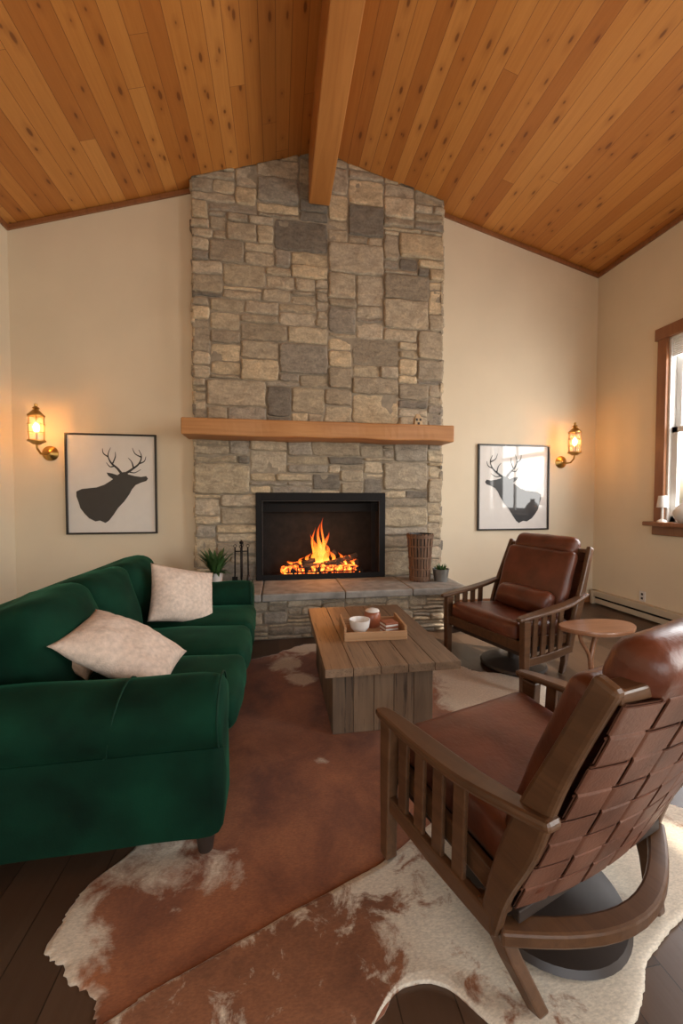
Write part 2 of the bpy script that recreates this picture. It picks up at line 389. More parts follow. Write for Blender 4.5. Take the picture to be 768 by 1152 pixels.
stones('chimney_stones',CX1-CX0,RZ-HZ,.044,.046,lambda u,v,d:(CX0+u,CY-d,HZ+v),(FX0-CX0,FX1-CX0,-1,FZ1-HZ),14,SZ,fp,cl)
for nm,x,s in (('left_side_stones',CX0,-1),('right_side_stones',CX1,1)):
    stones(nm,YB-CY+.02,ceil(x)-HZ,.05,.066,lambda u,v,d,x=x,s=s:(x+s*(d-.02),CY-.02+u,HZ+v),None,11+s,[(2,1),(3,2),(4,2),(2,2),(4,3)],fp,cl)
g=.01
boxes('masonry_core',[((CX0+g,CY-.003,HZ-.02),(FX0,YB,3.9)),((FX1,CY-.003,HZ-.02),(CX1-g,YB,3.9)),((FX0,CY-.003,FZ1),(FX1,YB,3.9))],M_mortar,fp,0)
pr=[(CX0+g,3.9),(CX1-g,3.9),(CX1-g,ceil(CX1)),(RX,RZ),(CX0+g,ceil(CX0))]
mk('masonry_core_upper',[(x,CY-.003,z) for x,z in pr]+[(x,YB,z) for x,z in pr],[(0,1,2,3,4),(5,6,7,8,9)]+[(i,(i+1)%5,5+(i+1)%5,5+i) for i in range(5)],M_mortar,fp)
HY=3.65; HX0,HX1=-.86,1.80
box('hearth_core',(HX0+.02,HY+.02,0),(HX1-.02,YB,HZ-.07),M_mortar,fp,0)
HS=[(4,1),(5,1),(7,1),(8,1),(5,2),(3,1),(4,2),(7,2),(9,1),(6,2),(5,3)]
stones('hearth_stones',HX1-HX0,HZ-.07,.045,.037,lambda u,v,d:(HX0+u,HY+.02-d*.8,v),None,21,HS,fp,lambda X:(X[0],X[1],max(0.0,X[2])))
stones('hearth_end_stones',CY-HY+.1,HZ-.07,.045,.037,lambda u,v,d:(HX1-.02+d*.8,HY+.02+u,v),None,22,HS,fp,lambda X:(X[0],X[1],max(0.0,X[2])))
xs=[HX0-.05,-.15,.62,1.28,HX1+.06]
boxes('hearth_slab',[((a+.003,HY-.05,HZ-.07),(b-.003,CY-.005,HZ)) for a,b in zip(xs,xs[1:])],M_slab,fp,.012)
mt=empty('mantle_shelf')
mv=[];N=40
for i in range(N+1):
    x=-.90+2.74*i/N
    for (y,z) in ((3.92,1.915),(CY-.02,1.915),(CY-.02,2.08),(3.92,2.08)):
        mv.append((x,y+(noise.noise(Vector((x*3,z*5,1)))*.014 if y<4 else 0),z+noise.noise(Vector((x*3,y*5,7)))*.012*(1 if z<2 else .0)))
mfc=[(i*4+k,i*4+(k+1)%4,i*4+4+(k+1)%4,i*4+4+k) for i in range(N) for k in range(4)]+[(0,1,2,3),tuple(range(N*4,N*4+4))]
mk('timber',mv,mfc,M_mantle,mt,bevel=.012)
# firebox insert (recessed through the wall)
fi=empty('gas_fireplace_insert')
fy=CY-.055; FB=4.53
boxes('frame',[((FX0-.015,fy,HZ),(FX0+.05,fy+.05,FZ1+.015)),((FX1-.05,fy,HZ),(FX1+.015,fy+.05,FZ1+.015)),((FX0+.045,fy,FZ1-.07),(FX1-.045,fy+.05,FZ1+.015)),((FX0+.045,fy,HZ),(FX1-.045,fy+.05,HZ+.06))],M_black,fi,.006)
boxes('trim_bead',[((FX0+.05,fy-.004,HZ+.06),(FX0+.056,fy+.02,FZ1-.07)),((FX1-.056,fy-.004,HZ+.06),(FX1-.05,fy+.02,FZ1-.07)),((FX0+.05,fy-.004,FZ1-.076),(FX1-.05,fy+.02,FZ1-.07))],M_dark,fi,.001)
boxes('box_lining',[((FX0,FB-.012,HZ),(FX1,FB,FZ1)),((FX0,fy+.04,HZ),(FX0+.02,FB,FZ1)),((FX1-.02,fy+.04,HZ),(FX1,FB,FZ1)),((FX0,fy+.04,HZ-.01),(FX1,FB,HZ+.03)),((FX0,fy+.04,FZ1-.03),(FX1,FB,FZ1))],M_soot,fi,0)
boxes('inner_hood',[((FX0+.02,FB-.12,FZ1-.2),(FX1-.02,FB-.05,FZ1-.1))],M_black,fi)
boxes('side_screens',[((FX0+.06+.014*i,fy+.035,HZ+.06),(FX0+.064+.014*i,fy+.042,FZ1-.075)) for i in range(6)]+[((FX1-.064-.014*i,fy+.035,HZ+.06),(FX1-.06-.014*i,fy+.042,FZ1-.075)) for i in range(6)],M_black,fi,0)
fc=.47; fq=4.34
def emb():
    m=NT('ember_bed'); f=m.noise(m.obj(),30,5,.7); f3=m.noise(m.obj(),9,2)
    m.l(m.ramp(f,[(.42,(.01,.006,.004)),(.52,(.9,.10,.01)),(.66,(1,.42,.06))]),m.b.inputs['Emission Color'])
    m.set(Base_Color=(.02,.012,.01),Roughness=.9); m.l(m.math('MULTIPLY',m.math('GREATER_THAN',f3,.44),4.0),m.b.inputs['Emission Strength']); return m.m
M_emb=emb()
rbox('ember_bed',(.86,.20,.08),(fc,fq,HZ+.08),M_emb,fi,r=.03,bulge=(0,0,.03),crease=.02)
M_log=plain('charred_log',(.05,.028,.018),.9,var=.7,scale=18,bump=.9,bs=30)
def glowlog():
    m=NT('glowing_log'); f=m.noise(m.obj(),16,6,.7,.5)
    m.l(m.ramp(f,[(.3,(.02,.012,.008)),(.7,(.13,.07,.04))]),m.b.inputs['Base Color'])
    m.l(m.ramp(f,[(.56,(0,0,0)),(.66,(1,.16,.02))]),m.b.inputs['Emission Color']); m.set(Emission_Strength=2.2,Roughness=.9); m.bump(f,.8,.01); return m.m
M_log2=glowlog()
def log(nm,a,b,r,m): 
    a=Vector(a)+Vector((0,fq-4.26,0));b=Vector(b)+Vector((0,fq-4.26,0)); tube(nm,[a.lerp(b,i/8)+Vector((0,0,noise.noise(Vector((i*.7,r*99,1)))*.012)) for i in range(9)],[r*(1+.12*noise.noise(Vector((i*1.3,r*50,3)))) for i in range(9)],m,fi,12)
log('log_1',(.07,4.30,.575),(.90,4.31,.585),.038,M_log2)
log('log_2',(.22,4.20,.565),(.72,4.25,.575),.033,M_log2)
log('log_3',(.26,4.22,.60),(.64,4.31,.70),.030,M_log)
log('log_4',(.50,4.20,.59),(.88,4.30,.67),.028,M_log2)
boxes('grate',[((.1+.1*i,4.225,HZ+.03),(.112+.1*i,4.24,HZ+.13)) for i in range(9)]+[((.08,4.22,HZ+.07),(.93,4.232,HZ+.085))],M_black,fi,.002)
def flamemat():
    m=NT('flame'); sp=m.n('ShaderNodeSeparateXYZ'); tcg=m.n('ShaderNodeTexCoord'); m.l(tcg.outputs['Generated'],sp.inputs[0])
    m.l(m.ramp(sp.outputs[2],[(0,(1,.36,.06)),(.45,(1,.22,.02)),(1,(.9,.06,.005))]),m.b.inputs['Emission Color'])
    m.l(m.ramp(sp.outputs[2],[(0,(1,1,1)),(.4,(.8,.8,.8)),(1,(.2,.2,.2))]),m.b.inputs['Alpha'])
    m.l(m.math('MULTIPLY_ADD',sp.outputs[2],-2.6,3.8),m.b.inputs['Emission Strength']); m.set(Base_Color=(0,0,0)); return m.m
M_flame=flamemat()
def flame(i,x,y,z,h,r):
    pts=[];rad=[]
    for k in range(19):
        s=k/18; pts.append((x+sin(s*6+i*1.7)*.034*s+ (i%3-1)*.03*s,y+cos(s*4+i)*.012*s,z+h*s)); rad.append(r*(sin(pi*min(1,(s*.82+.18)))**1.1)*(1-.3*s)*(1+.25*sin(s*11+i))+.0006)
    tube('flame_%d'%i,pts,rad,M_flame,fi,12)
for i,(x,h,r) in enumerate([(.33,.14,.022),(.38,.21,.028),(.42,.34,.034),(.46,.47,.030),(.50,.37,.032),(.55,.25,.028),(.60,.17,.024),(.24,.09,.020),(.76,.10,.020),(.44,.24,.042),(.48,.53,.018),(.41,.42,.015),(.52,.18,.034),(.67,.14,.020),(.15,.05,.014),(.84,.06,.014)]):
    flame(i+1,x,fq+.02*(i%3-1),.575,h,r)

# ------------------------------------------------ small hearth / mantle objects
tv=empty('tall_woven_basket',(1.49,3.98,HZ))
M_bask=wood('woven_bark',(.09,.045,.025),(.25,.14,.08),2,.75,1.6,.8)
lathe('liner',[(.0,.0),(.098,.0),(.102,.02),(.108,.2),(.122,.4),(.130,.50),(.120,.500),(.110,.4),(.095,.05),(0,.04)],M_dark,tv)
BR=[(.0,.102),(.1,.108),(.2,.113),(.3,.120),(.4,.128),(.5,.136)]
for k in range(22):
    a=2*pi*k/22; bar('stake_%d'%k,[((r+.003*(1 if (q+k)%2 else -1))*cos(a),(r+.003*(1 if (q+k)%2 else -1))*sin(a),z+.002) for q,(z,r) in enumerate(BR)],(.024,.005),(-sin(a),cos(a),0),M_bask,tv,.001)
def rb(z): return .102+z*.068
for k,z in enumerate((.02,.12,.24,.36,.455)):
    hgt=.034 if k in (0,4) else .018
    lathe('band_%d'%k,[(rb(z)-.004,z),(rb(z)+.008,z+.003),(rb(z+hgt)+.008,z+hgt-.003),(rb(z+hgt)-.004,z+hgt)],M_bask,tv)
sp_=empty('potted_succulent',(1.70,3.92,HZ)); lathe('pot',[(0,0),(.068,0),(.085,.12),(.09,.13),(.082,.13),(.076,.10),(0,.10)],M_galv,sp_)
def leaves(name,par,n,L,w,z0,spread,seed,mat,segs=5,droop=.5,emin=.3):
    r=random.Random(seed); vs=[];fs=[]
    for i in range(n):
        a=r.uniform(0,2*pi); el=r.uniform(emin,1.45); l=L*r.uniform(.6,1.1); d=Vector((cos(a),sin(a),0)); sd=Vector((-sin(a),cos(a),0)); k0=len(vs); p=Vector((0,0,z0))+d*r.uniform(0,spread)
        e=el
        for s in range(segs+1):
            t=s/segs; ww=w*sin(pi*(.12+.86*t))
            vs+= [p-sd*ww,p+Vector((0,0,-ww*.3)),p+sd*ww]
            p=p+(d*cos(e)+Vector((0,0,sin(e))))*l/segs; e-=droop*1.2/segs*(1.5)
        for s in range(segs):
            q=k0+s*3; fs+=[(q,q+1,q+4,q+3),(q+1,q+2,q+5,q+4)]
    return mk(name,vs,fs,mat,par,True)
leaves('leaves',sp_,26,.085,.012,.11,.045,3,M_leaf,4,.2)
pp=empty('potted_fern',(-.60,3.96,HZ)); lathe('pot',[(0,0),(.05,0),(.068,.14),(.072,.15),(.064,.15),(.06,.12),(0,.12)],M_white,pp)
leaves('fronds',pp,80,.27,.020,.13,.03,5,M_leaf,6,.35,1.05)
leaves('low_fronds',pp,30,.13,.016,.13,.04,6,M_leaf,6,1.0,.4)
ft=empty('fireplace_tool_set',(-.35,3.90,HZ))
lathe('base',[(0,0),(.075,0),(.075,.012),(.02,.02),(0,.02)],M_black,ft)
tube('stand',[(0,0,.015),(0,0,.43)],.008,M_black,ft); lathe('finial',[(0,0),(.018,.01),(.02,.025),(0,.045)],M_black,ft,(0,0,.425))
tube('crossbar',[(-.06,0,.36),(.06,0,.36)],.006,M_black,ft); tube('crossbar_2',[(0,-.06,.36),(0,.06,.36)],.006,M_black,ft)
for k,(x,y) in enumerate(((-.06,0),(.06,0),(0,-.055),(0,.055))):
    tube('tool_rod_%d'%k,[(x,y,.40),(x*1.05,y*1.05,.10)],.007,M_black,ft)
    tube('tool_loop_%d'%k,[(x+.014*cos(t*pi/5),y,.40+.014*sin(t*pi/5)+.012) for t in range(11)],.003,M_black,ft,6)
box('shovel_pan',(-.09,-.006,.04),(-.035,.006,.115),M_black,ft,.004)
tube('brush',[(.064,0,.13),(.064,0,.05)],[.012,.024],M_dark,ft)
mo=empty('mantle_figurine',(1.46,3.99,2.08))
M_clay=plain('clay_tan',(.55,.40,.24),.7)
mk('house',[(-.045,-.03,0),(.045,-.03,0),(.045,.03,0),(-.045,.03,0),(-.04,-.028,.075),(.04,-.028,.075),(.04,.028,.075),(-.04,.028,.075),(-.018,0,.125),(.018,0,.125)],[(0,1,2,3),(0,1,5,4),(1,2,6,5),(2,3,7,6),(3,0,4,7),(4,5,9,8),(6,7,8,9),(5,6,9),(7,4,8)],M_clay,mo,bevel=.006)
boxes('openings',[((-.03,-.033,.045),(-.01,-.027,.07)),((.01,-.033,.045),(.03,-.027,.07)),((-.012,-.034,0),(.012,-.028,.03))],M_dark,mo,.001)

# ------------------------------------------------ sconces
M_glass=NT('lamp_glass'); M_glass.set(Base_Color=(1,.93,.8),Roughness=.03,Alpha=.12,Coat_Weight=.5); M_glass=M_glass.m
M_bulb=emis('bulb_glow',(1,.50,.14),30)
def sconce(x):
    e=empty('wall_sconce',(x,YB,1.765))
    lathe('backplate',[(0,0),(.075,0),(.075,.008),(.062,.016),(.04,.03),(.022,.04),(0,.045)],M_brass,e,rot=(radians(90),0,0))
    tube('arm',[(0,-.03,0),(-.0,-.10,-.02),(-.0,-.17,-.02),(-.0,-.22,.02),(-.0,-.23,.07)],.010,M_brass,e)
    L=Vector((0,-.23,.06))
    lathe('cup',[(0,0),(.03,.0),(.055,.02),(.075,.028),(.075,.04),(0,.04)],M_brass,e,L)
    lathe('glass',[(.058,.04),(.06,.10),(.058,.24),(.05,.27)],M_glass,e,L)
    lathe('cap',[(.064,.27),(.06,.285),(.035,.315),(.02,.33),(.03,.345),(.012,.36),(.014,.38),(0,.39)],M_brass,e,L)
    lathe('cap_rim',[(.055,.262),(.07,.262),(.07,.278),(.055,.278)],M_brass,e,L)
    for k in range(6):
        a=2*pi*k/6; tube('rib_%d'%k,[L+Vector((.066*cos(a),.066*sin(a),.035)),L+Vector((.068*cos(a),.068*sin(a),.15)),L+Vector((.064*cos(a),.064*sin(a),.268))],.0035,M_brass,e,6)
    for k,z in enumerate((.11,.19)): tube('ring_%d'%k,[L+Vector((.068*cos(t*pi/12),.068*sin(t*pi/12),z)) for t in range(25)],.003,M_brass,e,6)
    lathe('candle',[(0,.04),(.014,.04),(.014,.11),(0,.11)],M_white,e,L)
    lathe('bulb',[(0,.11),(.016,.12),(.026,.15),(.024,.175),(.01,.205),(0,.215)],M_bulb,e,L)
    ld=bpy.data.lights.new('sconce_light','POINT'); ld.energy=25; ld.color=(1,.38,.08); ld.shadow_soft_size=.03
    lo=bpy.data.objects.new('lamp_light',ld); S.collection.objects.link(lo); lo.parent=e; lo.location=L+Vector((0,0,.17))
sconce(-2.26); sconce(3.47)

# ------------------------------------------------ deer pictures
def ribbon(pts,ws):
    vs=[];fs=[];P=[Vector((*p,0)) for p in pts]
    for i,p in enumerate(P):
        t=(P[min(i+1,len(P)-1)]-P[max(i-1,0)]).normalized(); n=Vector((-t.y,t.x,0)); w=ws[0]+(ws[1]-ws[0])*i/(len(P)-1); vs+=[p+n*w/2,p-n*w/2]
    for i in range(len(P)-1): fs.append((2*i,2*i+1,2*i+3,2*i+2))
    return vs,fs
def smooth2(pts,k=5):
    out=[];n=len(pts)
    for i in range(n-1):
        p0=pts[max(i-1,0)];p1=pts[i];p2=pts[i+1];p3=pts[min(i+2,n-1)]
        for s in range(k):
            t=s/k; out.append(tuple(.5*((2*b)+(-a+c)*t+(2*a-5*b+4*c-d)*t*t+(-a+3*b-3*c+d)*t**3) for a,b,c,d in zip(p0,p1,p2,p3)))
    out.append(pts[-1]); return out
def deer(x0,x1,z0,z1,flip):
    cx,cz=(x0+x1)/2,(z0+z1)/2; e=empty('deer_silhouette_picture',(cx,YB,cz)); w=(x1-x0)/2;h=(z1-z0)/2; t=.018
    boxes('frame',[((-w,-.03,-h),(-w+t,0,h)),((w-t,-.03,-h),(w,0,h)),((-w+t,-.03,h-t),(w-t,0,h)),((-w+t,-.03,-h),(w-t,0,-h+t))],M_frame,e,.002)
    box('paper',(-w+t,-.012,-h+t),(w-t,-.004,h-t),M_paper,e,0)
    px=2*w/100
    body=[(86,554),(92,551),(100,550),(108,549),(116,546),(122,542),(126,539),(121,535),(119,531),(125,532),(131,534),(135,531),(139,530),(143,533),(150,535),(157,536),(163,535),(165,538),(163,541),(157,543),(151,546),(147,551),(144,557),(138,566),(131,574),(126,582),(121,589),(117,592),(111,589),(106,590),(99,586),(94,580),(90,574),(88,566),(86,560)]
    ant=[([(136,533),(131,526),(124,519),(121,510),(124,501)],3.2),([(128,523),(123,524),(119,519)],2.0),([(121,512),(116,508),(115,502)],1.8),([(126,520),(129,512),(129,506)],1.8),
         ([(140,532),(147,527),(155,520),(158,511),(155,503)],3.2),([(149,526),(147,518),(143,513)],2.0),([(155,520),(161,517),(163,511)],1.8),([(158,512),(151,508),(148,501)],1.8),([(143,530),(150,531),(157,527)],1.7)]
    sx=-1 if flip else 1
    V=lambda p,d=-.0145:((p[0]-125)*px*sx,d,-(p[1]-545)*px*.98)
    vs=[V(p) for p in body]; fs=[tuple(range(len(body)))]
    for pts,wd in ant:
        a,b=ribbon(smooth2(pts),(wd,.5)); k=len(vs); vs+=[V((q.x,q.y),-.0142) for q in a]; fs+=[tuple(i+k for i in f) for f in b]
    o=mk('deer_print',vs,fs,M_ink,e); bm=bmesh.new(); bm.from_mesh(o.data); bmesh.ops.triangulate(bm,faces=[f for f in bm.faces if len(f.verts)>4]); bm.to_mesh(o.data); bm.free()
deer(-2.12,-1.25,.945,1.975,False); deer(2.36,3.30,.93,1.965,True)

# ------------------------------------------------ sofa
so=empty('green_velvet_sofa')
SX0,SX1,SY0,SY1=-1.27,-.20,1.38,3.42
def arm(nm,yo,yi,s):
    W=abs(yi-yo); pr=[(.035,.10),(.035,.42)]
    c=(.140,.510); R=.135
    for k in range(15):
        a=radians(222-k*(222+38)/14*1.0); pr.append((c[0]+R*cos(a),c[1]+R*.98*sin(a)))
    pr+=[(W-.02,.43),(W-.02,.10)]
    vs=[];fs=[];n=len(pr)
    X=[SX0+.05]+[SX0+.05+(SX1-.08-SX0-.05)*q/14 for q in range(1,15)]+[SX1-.04,SX1-.015,SX1]
    for q,x in enumerate(X):
        ins={15:.004,16:.014,17:.036}.get(q,0); cy=W/2;cz=.35
        for (y,z) in pr:
            dy=y-cy;dz=z-cz; k=1-ins/ max(.12,math.hypot(dy,dz)); nz=noise.noise(Vector((x*4,y*5,z*5)))*.012
            vs.append((x,yo+s*(cy+dy*k-(nz if z>.12 else 0)),max(.10,cz+dz*k+nz)))
    for i in range(len(X)-1):
        for k in range(n): fs.append((i*n+k,i*n+(k+1)%n,(i+1)*n+(k+1)%n,(i+1)*n+k))
    fs+=[tuple(range(n)),tuple(range(len(vs)-n,len(vs)))]
    o=mk(nm,vs,fs,M_velvet,so,True); e=o.modifiers.new('e','EDGE_SPLIT'); e.split_angle=radians(60)
    for xx,nn in ((SX1-.012,'piping'),(SX1-.34,'seam')):
        path=[(xx-.05*(k-8)**2/64*(1 if nn=='seam' else 0),yo+s*(y-.000),z) for k,(y,z) in enumerate(pr[1:17])]
        tube(nm+'_'+nn,path,.0035,M_pipe,so,6)
arm('arm_near',SY0,SY0+.28,1); arm('arm_far',SY1,SY1-.28,-1)
rbox('back_frame',(.18,SY1-SY0-.1,.74),(SX0+.10,(SY0+SY1)/2,.47),M_velvet,so,r=.07)
rbox('base',(.95,SY1-SY0-.16,.22),(SX0+.53,(SY0+SY1)/2,.215),M_velvet,so,r=.03)
n=3; y0=SY0+.28; y1=SY1-.28; wd=(y1-y0)/n
for k in range(n):
    yc=y0+wd*(k+.5)
    rbox('seat_cushion_%d'%(k+1),(.86,wd-.006,.17),(SX1-.41,yc,.400),M_velvet,so,r=.05,bulge=(.02,.004,.03),crease=.006)
    rbox('back_cushion_%d'%(k+1),(.24,wd-.004,.46),(SX0+.27,yc,.65),M_velvet,so,r=.065,bulge=(.06,.0,.014),rot=(0,radians(-13),0),crease=.009)
    for q in (-1,1):
        tube('seat_piping_%d%d'%(k,q),[(SX1-.78+.74*t/10,yc+q*(wd/2-.012),.455) for t in range(11)],.004,M_pipe,so,6)
for k,(x,y) in enumerate(((SX1-.07,SY0+.10),(SX1-.07,SY1-.1),(SX0+.1,SY0+.1),(SX0+.1,SY1-.1))):
    lathe('leg_%d'%(k+1),[(0,0.009),(.026,.009),(.042,.12),(0,.12)],M_dark,so,(x,y,0),20)
pillow('throw_pillow',.46,.40,.17,M_linen,None,(-.64,2.80,.650),(radians(60),radians(16),radians(36)))
pillow('throw_pillow.001',.48,.38,.17,M_linen,None,(-.67,1.86,.635),(radians(8),radians(30),radians(2)))
pillow('throw_pillow.002',.36,.34,.13,M_tan,None,(-.90,1.90,.70),(radians(8),radians(48),radians(6)))

# ------------------------------------------------ coffee table
ct=empty('coffee_table')
tx0,tx1,ty0,ty1=.235,.985,1.99,3.16
nb=5; bw=(tx1-tx0)/nb
for k in range(nb): box('top_board_%d'%(k+1),(tx0+k*bw+.0012,ty0,.375),(tx0+(k+1)*bw-.0012,ty1,.42),M_table,ct,.003)
bx0,bx1,by0,by1=.29,.87,2.10,3.04
for a in range(5):
    w=(bx1-bx0)/5; box('front_plank_%d'%(a+1),(bx0+a*w+.001,by0,.009),(bx0+(a+1)*w-.001,by0+.025,.376),M_tablev,ct,.003); box('rear_plank_%d'%(a+1),(bx0+a*w+.001,by1-.025,.009),(bx0+(a+1)*w-.001,by1,.376),M_tablev,ct,.003)
for a in range(8):
    w=(by1-by0-.05)/8; box('side_plank_l%d'%a,(bx0,by0+.025+a*w+.001,.009),(bx0+.025,by0+.025+(a+1)*w-.001,.376),M_tablev,ct,.003); box('side_plank_r%d'%a,(bx1-.025,by0+.025+a*w+.001,.009),(bx1,by0+.025+(a+1)*w-.001,.376),M_tablev,ct,.003)
tr=empty('wooden_tray',(.61,2.52,.42),radians(-3))
boxes('tray_body',[((-.20,-.16,0),(.20,.16,.012)),((-.20,-.16,.012),(.20,-.145,.055)),((-.20,.145,.012),(.20,.16,.055)),((-.20,-.145,.012),(-.185,.145,.085)),((.185,-.145,.012),(.20,.145,.085))],M_tray,tr,.003)
cd=empty('ceramic_bowl',(.525,2.50,.433)); lathe('bowl',[(0,0),(.035,0),(.062,.035),(.070,.085),(.064,.085),(.056,.04),(.03,.012),(0,.012)],M_white,cd)
cc=empty('coaster_stack',(.715,2.47,.433),.2)
for k in range(6): box('coaster_%d'%k,(-.045,-.045,.012*k),(.045,.045,.012*k+.011),M_rust if k%2 else M_white,cc,.002)
cr_=empty('glazed_jar',(.635,2.60,.433)); lathe('jar',[(0,0),(.045,0),(.056,.03),(.056,.085),(.045,.105),(.03,.11),(0,.115)],M_rust,cr_)
lathe('lid_band',[(.045,.103),(.05,.107),(.04,.118),(0,.125)],M_white,cr_)

# ------------------------------------------------ armchairs
HW=.368
def weave(par,P0,P1,hw,nh,nv,mat):
    P0=Vector(P0);P1=Vector(P1); up=(P1-P0); L=up.length; up.normalize(); sd=Vector((0,1,0)); nr=up.cross(sd).normalized()
    if nr.x>0: nr=-nr
    th=.003; A=.0030
    vs=[];fs=[]
    def strip(fn,N,wv,w):
        k0=len(vs)
        for i in range(N+1):
            c=fn(i/N)
            for a in (-1,1):
                for b in (-1,1): vs.append(c+wv*(a*w/2)+nr*(b*th/2))
        for i in range(N):
            q=k0+i*4
            for a,b in ((0,1),(1,3),(3,2),(2,0)): fs.append((q+a,q+b,q+4+b,q+4+a))
    curve=lambda y:-.03*(1-(y/hw)**2)
    # square-ish wave whose crossover sits in the gap between neighbouring straps, so straps never cut each other
    wv=lambda ph: A*math.tanh(9*cos(ph))
    sh=L/nh; sv=2*hw/nv
    for i in range(nh):
        z=(i+.5)*sh
        strip(lambda t:(P0+up*z+sd*(-hw+2*hw*t)+nr*(-curve(-hw+2*hw*t)+wv(pi*(t*nv-.5)+i*pi))),nv*24,up,sh*.84)
    cseg=lambda y,j:-curve(y)
    for j in range(nv):
        y=-hw+(j+.5)*sv
        # the vertical strap follows the curve of the back across its own width
        k0=len(vs); N=nh*24; ny=4
        for q in range(N+1):
            t=q/N
            for a in range(ny+1):
                yy=y+(a/ny-.5)*sv*.84
                for b in (-1,1): vs.append(P0+sd*yy+up*(L*t)+nr*(-curve(yy)-wv(pi*(t*nh-.5)+j*pi)+b*th/2))
        R=2*(ny+1)
        for q in range(N):
            o=k0+q*R
            for a in range(ny):
                for b in (0,1): fs.append((o+2*a+b,o+2*a+2+b,o+R+2*a+2+b,o+R+2*a+b))
            fs.append((o,o+1,o+R+1,o+R)); e=o+2*ny; fs.append((e,e+1,e+R+1,e+R))
    o=mk('woven_straps',vs,fs,mat,par,True); e=o.modifiers.new('e','EDGE_SPLIT'); e.split_angle=radians(35)
    return o
def chair(loc,rz,fl,lumbar):
    c=empty('leather_armchair',(loc[0],loc[1],fl),rz)
    for s,nm in ((1,'l'),(-1,'r')):
        y=HW*s
        bar('front_leg_'+nm,[(.335,y,0),(.335,y,.25),(.33,y,.49)],[(.045,.045),(.045,.055),(.045,.065)],(0,1,0),M_chair,c)
        ap=smooth2([(.40,y*1.0,.498),(.30,y*1.01,.512),(.10,y*1.03,.530),(-.08,y*1.04,.552),(-.24,y*1.03,.585),(-.31,y*1.02,.60)],4)
        aw=[]
        for p in ap:
            t=(.40-p[0])/.71; aw.append((.045+.038*sin(pi*min(1,.08+t*.9))+ (0 if t>.03 else -.012),.026))
        bar('armrest_'+nm,ap,aw,(0,1,0),M_chair,c,.010)
        bar('side_rail_'+nm,[(.32,y,.205),(.1,y,.205),(-.15,y,.225)],(.03,.055),(0,1,0),M_chair,c)
        bar('seat_rail_'+nm,[(.32,(HW-.03)*s,.33),(-.17,(HW-.03)*s,.29)],(.025,.07),(0,1,0),M_chair,c)
        for k in range(4):
            x=.245-.088*k; bar('slat_%s%d'%(nm,k+1),[(x,y,.22),(x-.012,y*1.01,.523+.006*k)],(.016,.046),(0,1,0),M_chair,c,.004)
        pp_=smooth2([(-.13,y*.99,.20),(-.165,y*.99,.34),(-.225,y*.99,.50),(-.275,y*.985,.64),(-.335,y*.965,.79),(-.395,y*.94,.935)],4)
        bar('back_post_'+nm,pp_,[(.034,.052+.028*math.exp(-((p[2]-.50)/.16)**2)) for p in pp_],(0,1,0),M_chair,c,.010)
        bar('rear_leg_'+nm,[(-.10,(HW-.01)*s,.25),(-.155,(HW-.05)*s,.12),(-.20,(HW-.10)*s,0)],[(.04,.065),(.04,.048),(.036,.040)],(0,1,0),M_chair,c,.006)
    bar('front_rail',[(.325,-HW+.015,.30),(.325,HW-.015,.30)],(.03,.075),(1,0,0),M_chair,c)
    cr=[( -.15-.13*sin(pi*t/16),-HW+.01+2*(HW-.01)*t/16,.205) for t in range(17)]
    bar('curved_rear_rail',cr,(.040,.05),(0,0,1),M_chair,c,.008)
    bar('top_rail',[(-.385,-HW+.035,.905),(-.415,0,.91),(-.385,HW-.035,.905)],(.03,.05),(0,0,1),M_chair,c)
    lathe('swivel_base',[(0,0),(.235,0),(.245,.012),(.235,.028),(.12,.04),(.04,.055),(.035,.2),(.10,.22),(.10,.245),(0,.245)],M_dark,c,(.0,0,0),48)
    boxes('under_frame',[((-.18,-.32,.23),(.32,-.0,.262)),((-.18,0,.23),(.32,.32,.262))],M_dark,c)
    rbox('seat_cushion',(.56,.64,.13),(.075,0,.375),M_leather,c,r=.045,bulge=(.02,0,.02),rot=(0,radians(-5),0),sag=.02,crease=.004)
    weave(c,(-.170,0,.27),(-.415,0,.90),HW-.03,8,6,M_strap)
    rbox('back_cushion',(.09,.60,.54),(-.225,0,.645),M_leather,c,r=.04,bulge=(.02,0,0),rot=(0,radians(-21),0),crease=.004)
    rbox('headrest',(.115,.54,.155),(-.378,0,.925),M_leather,c,r=.055,bulge=(.012,0,.008),rot=(0,radians(-21),0),crease=.006)
    if lumbar: rbox('lumbar_pillow',(.12,.48,.17),(-.085,.02,.52),M_leather,c,r=.058,bulge=(.02,0,.01),rot=(0,radians(-28),0),crease=.005)
    return c
chair((.838,1.123),radians(106.9),.018,False)
chair((1.82,2.80),radians(197.3),.009,True)

# ------------------------------------------------ side table
st=empty('side_table',(2.04,2.24,0))
M_slice=wood('slice_wood',(.16,.065,.03),(.34,.16,.08),0,.3)
vs=[];N=64
prof=[]
for k in range(N):
    a=2*pi*k/N; r=.26*(1+.10*cos(a)+.05*sin(3*a)+.03*noise.noise(Vector((cos(a)*2,sin(a)*2,0)))); prof.append((r*cos(a),r*sin(a)*.55))
fs=[]
for z,sc in ((.450,.95),(.458,.99),(.472,1.0),(.480,.985)):
    vs+=[(x*sc,y*sc,z) for x,y in prof]
for q in range(3): fs+=[(q*N+k,q*N+(k+1)%N,(q+1)*N+(k+1)%N,(q+1)*N+k) for k in range(N)]
fs+=[tuple(range(N)),tuple(range(3*N,4*N))]
mk('top',vs,fs,M_slice,st)
tube('stem',smooth2([(.02,0,.45),(.0,.01,.36),(-.03,.0,.25),(-.02,.0,.14),(-.03,0,.06)]),[.016]*21,M_slice,st)
tube('branch',smooth2([(-.12,.0,.45),(-.10,.0,.38),(-.05,0,.30),(-.03,0,.22)]),[.012]*16,M_slice,st)
